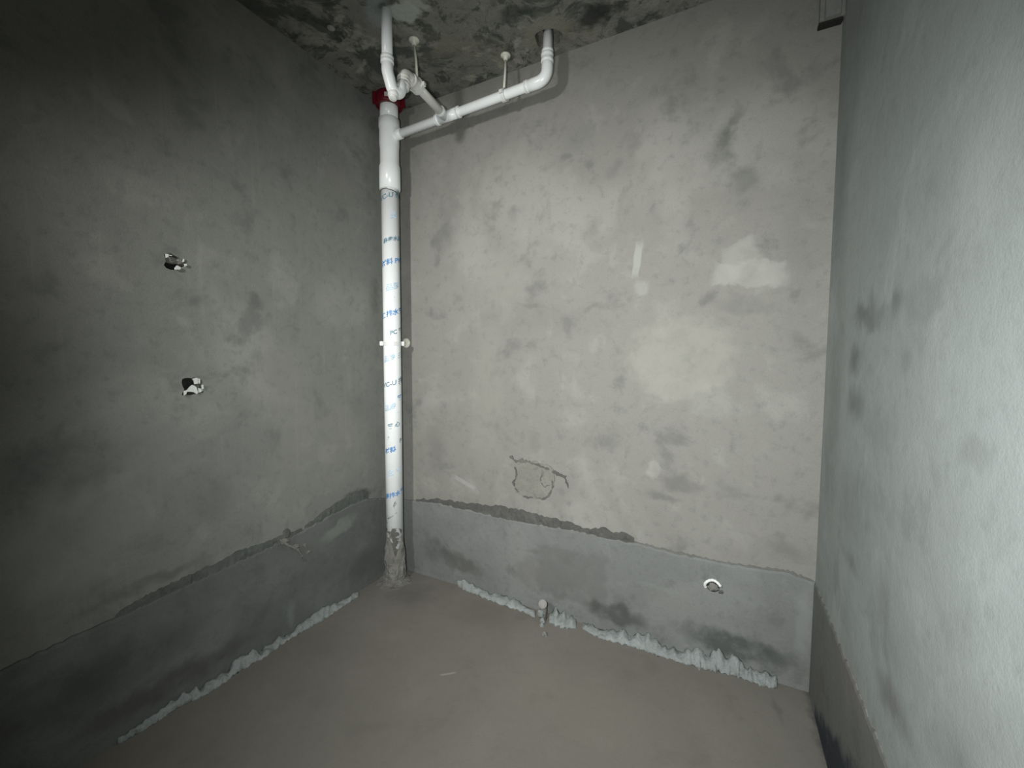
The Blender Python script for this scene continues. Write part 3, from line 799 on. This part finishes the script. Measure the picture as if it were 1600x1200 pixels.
# ------------------------------------------------------------------ wall boxes
shell_m = plastic('box_plastic', (.70, .74, .69), .5)
def wall_box(label, op, lumps, flaps, mat_in):
    P = [Vector(LW(*q)) for q in op]
    y0, y1 = min(p.y for p in P), max(p.y for p in P); z0, z1 = min(p.z for p in P), max(p.z for p in P)
    t = thing('wall_box', label, 'wall box', (-.03, (y0+y1)/2, z0), 'broken wall boxes in the left wall')
    bm = bmesh.new(); d = -.062; w = .0025                   # open tray set into the wall
    box(bm, (d, y0-.002, z0-.002), (d+w, y1+.002, z1+.002))
    link('box_back', bm, mat_in, t)
    for a, b in (((d, y0-.002, z0-.002), (-.002, y0, z1+.002)), ((d, y1, z0-.002), (-.002, y1+.002, z1+.002)),
                 ((d, y0, z0-.002), (-.002, y1, z0)), ((d, y0, z1), (-.002, y1, z1+.002))):
        bm = bmesh.new(); box(bm, a, b); link('box_side', bm, shell_m if b[1]-a[1] > .01 and a[2] < z0 or a[1] >= y1-.001 else mat_in, t)  # one tray, but its shaded sides and back are coloured near-black
    for i, (px, py, off, s, m) in enumerate(lumps):
        c = hit(px, py, 0, off); bm = bmesh.new(); lump(bm, c, s, .45, 2, i+len(label)); link('mortar_lump', bm, m, t)
    for i, (pts, th) in enumerate(flaps):
        bm = bmesh.new(); prism(bm, [Vector((.001, LW(*q)[1], LW(*q)[2])) for q in pts], (th, 0, 0)); link('torn_flap', bm, shell_m, t)
wall_box('upper broken wall box stuffed with grey mortar', OP1,
         [(268,407,-.020,(.016,.028,.014),mortar_m), (280,409,-.016,(.016,.022,.012),mortar_m), (285,413,-.028,(.014,.022,.010),ridge_m)],
         [([(258,397),(262,397.5),(262,402),(258.5,403)], .006), ([(262,398),(268,399),(267,400.3),(262,399.6)], .005),
          ([(272,419),(275.5,415),(281,418),(280,421.5),(272.5,421.5)], .007), ([(287,412.5),(290,412),(291,415),(288,416.5)], .006),
          ([(285.5,405),(287,404.5),(287,409),(284.5,409.5)], .004)], gap_m)
wall_box('lower broken wall box with torn white plastic', OP2,
         [(292,598,-.05,(.010,.03,.035),gap_m), (309,603,-.02,(.012,.018,.010),ridge_m)],  # first lump is near-black: painted shade inside the opening
         [([(286.5,611),(292,609),(295,605),(299,601.5),(303,603),(306,605.5),(308,614),(306,615.5),(301,612.5),(296,612),(291,612),(289.5,616),(286.5,617.5)], .006),
          ([(299,592),(303,591),(307,590.5),(307,599.5),(303,600),(302,595)], .006), ([(307.5,591),(312,592),(312,599),(307.5,599.5)], .003),
          ([(314,601.5),(316.5,601),(317,607.5),(315,608)], .005), ([(308.5,606),(314,607.5),(314,612.5),(309,613.5)], .003)], gap_m)

# ------------------------------------------------------------------ pipe end in the back band
rc = hit(1114, 915, 1, -.012)
t = thing('pipe_outlet', 'broken white pipe end plugged with mortar low on the back wall', 'pipe outlet', (rc.x, -.012, rc.z-.03))
bm = bmesh.new()
arc = [Vector((rc.x+.030*math.cos(a)*1.05, -.020-.004*math.sin(3*a), rc.z+.026*math.sin(a))) for a in [math.radians(20+k*9) for k in range(22)]]
tube(bm, arc, [.0052+.0022*math.sin(k*1.3)**2 for k in range(len(arc))], 10); link('pipe_rim', bm, white_m, t, True)
bm = bmesh.new(); lathe(bm, (rc.x, -.010, rc.z), (0, -1, 0), [(0, .026), (.006, .026), (.007, .022)], 20); link('bore_shade', bm, gap_m, t)  # near-black disc stands in for the shadow round the plug
bm = bmesh.new(); lump(bm, (rc.x+.002, -.016, rc.z-.004), (.021, .011, .017), .35, 3, 4); link('mortar_plug', bm, mortar_m, t)
bm = bmesh.new(); lump(bm, (rc.x+.032, -.014, rc.z-.020), (.010, .006, .008), .5, 2, 5); link('mortar_plug', bm, ridge_m, t)

# small stub standing out of the floor against the back wall
f0 = hit(851, 988, 2, 0); y0 = -.06
k = hit(848, 942, 1, y0); base = Vector((k.x+.004, y0, 0))
t = thing('floor_stub', 'small mortar-caked pipe stub at the foot of the back wall', 'pipe stub', base)
bm = bmesh.new(); tube(bm, fillet([(base.x+.004, y0-.012, 0), (base.x+.002, y0-.004, .05), (k.x, y0, max(k.z, .06)), k+Vector((.012, -.028, .012))], .03, 5), .0185, 16)
link('stub_pipe', bm, mortar_m, t, True)
bm = bmesh.new(); dv = Vector((.4, -.8, .45)).normalized(); lathe(bm, k+Vector((.012, -.028, .012)), dv, [(-.006, .022), (.002, .0225), (.005, .019), (.006, .010)], 20)
link('end_cap', bm, concrete('cap_plaster', (.40, .375, .36), (.46, .44, .42), (.3, .28, .27), scale=6), t, True)
for i, (px, py, s) in enumerate([(846,958,.016), (847,970,.013), (847,980,.010), (851,992,.013)]):
    p = hit(px, py, 1, y0-.028-.02*i) if i < 3 else hit(px, py, 2, .004)
    bm = bmesh.new(); lump(bm, (p.x, p.y, max(p.z, .004)), (s, s, s*1.2), .5, 2, i+30); link('mortar_crumb', bm, lime_m if i < 3 else mortar_m, t)
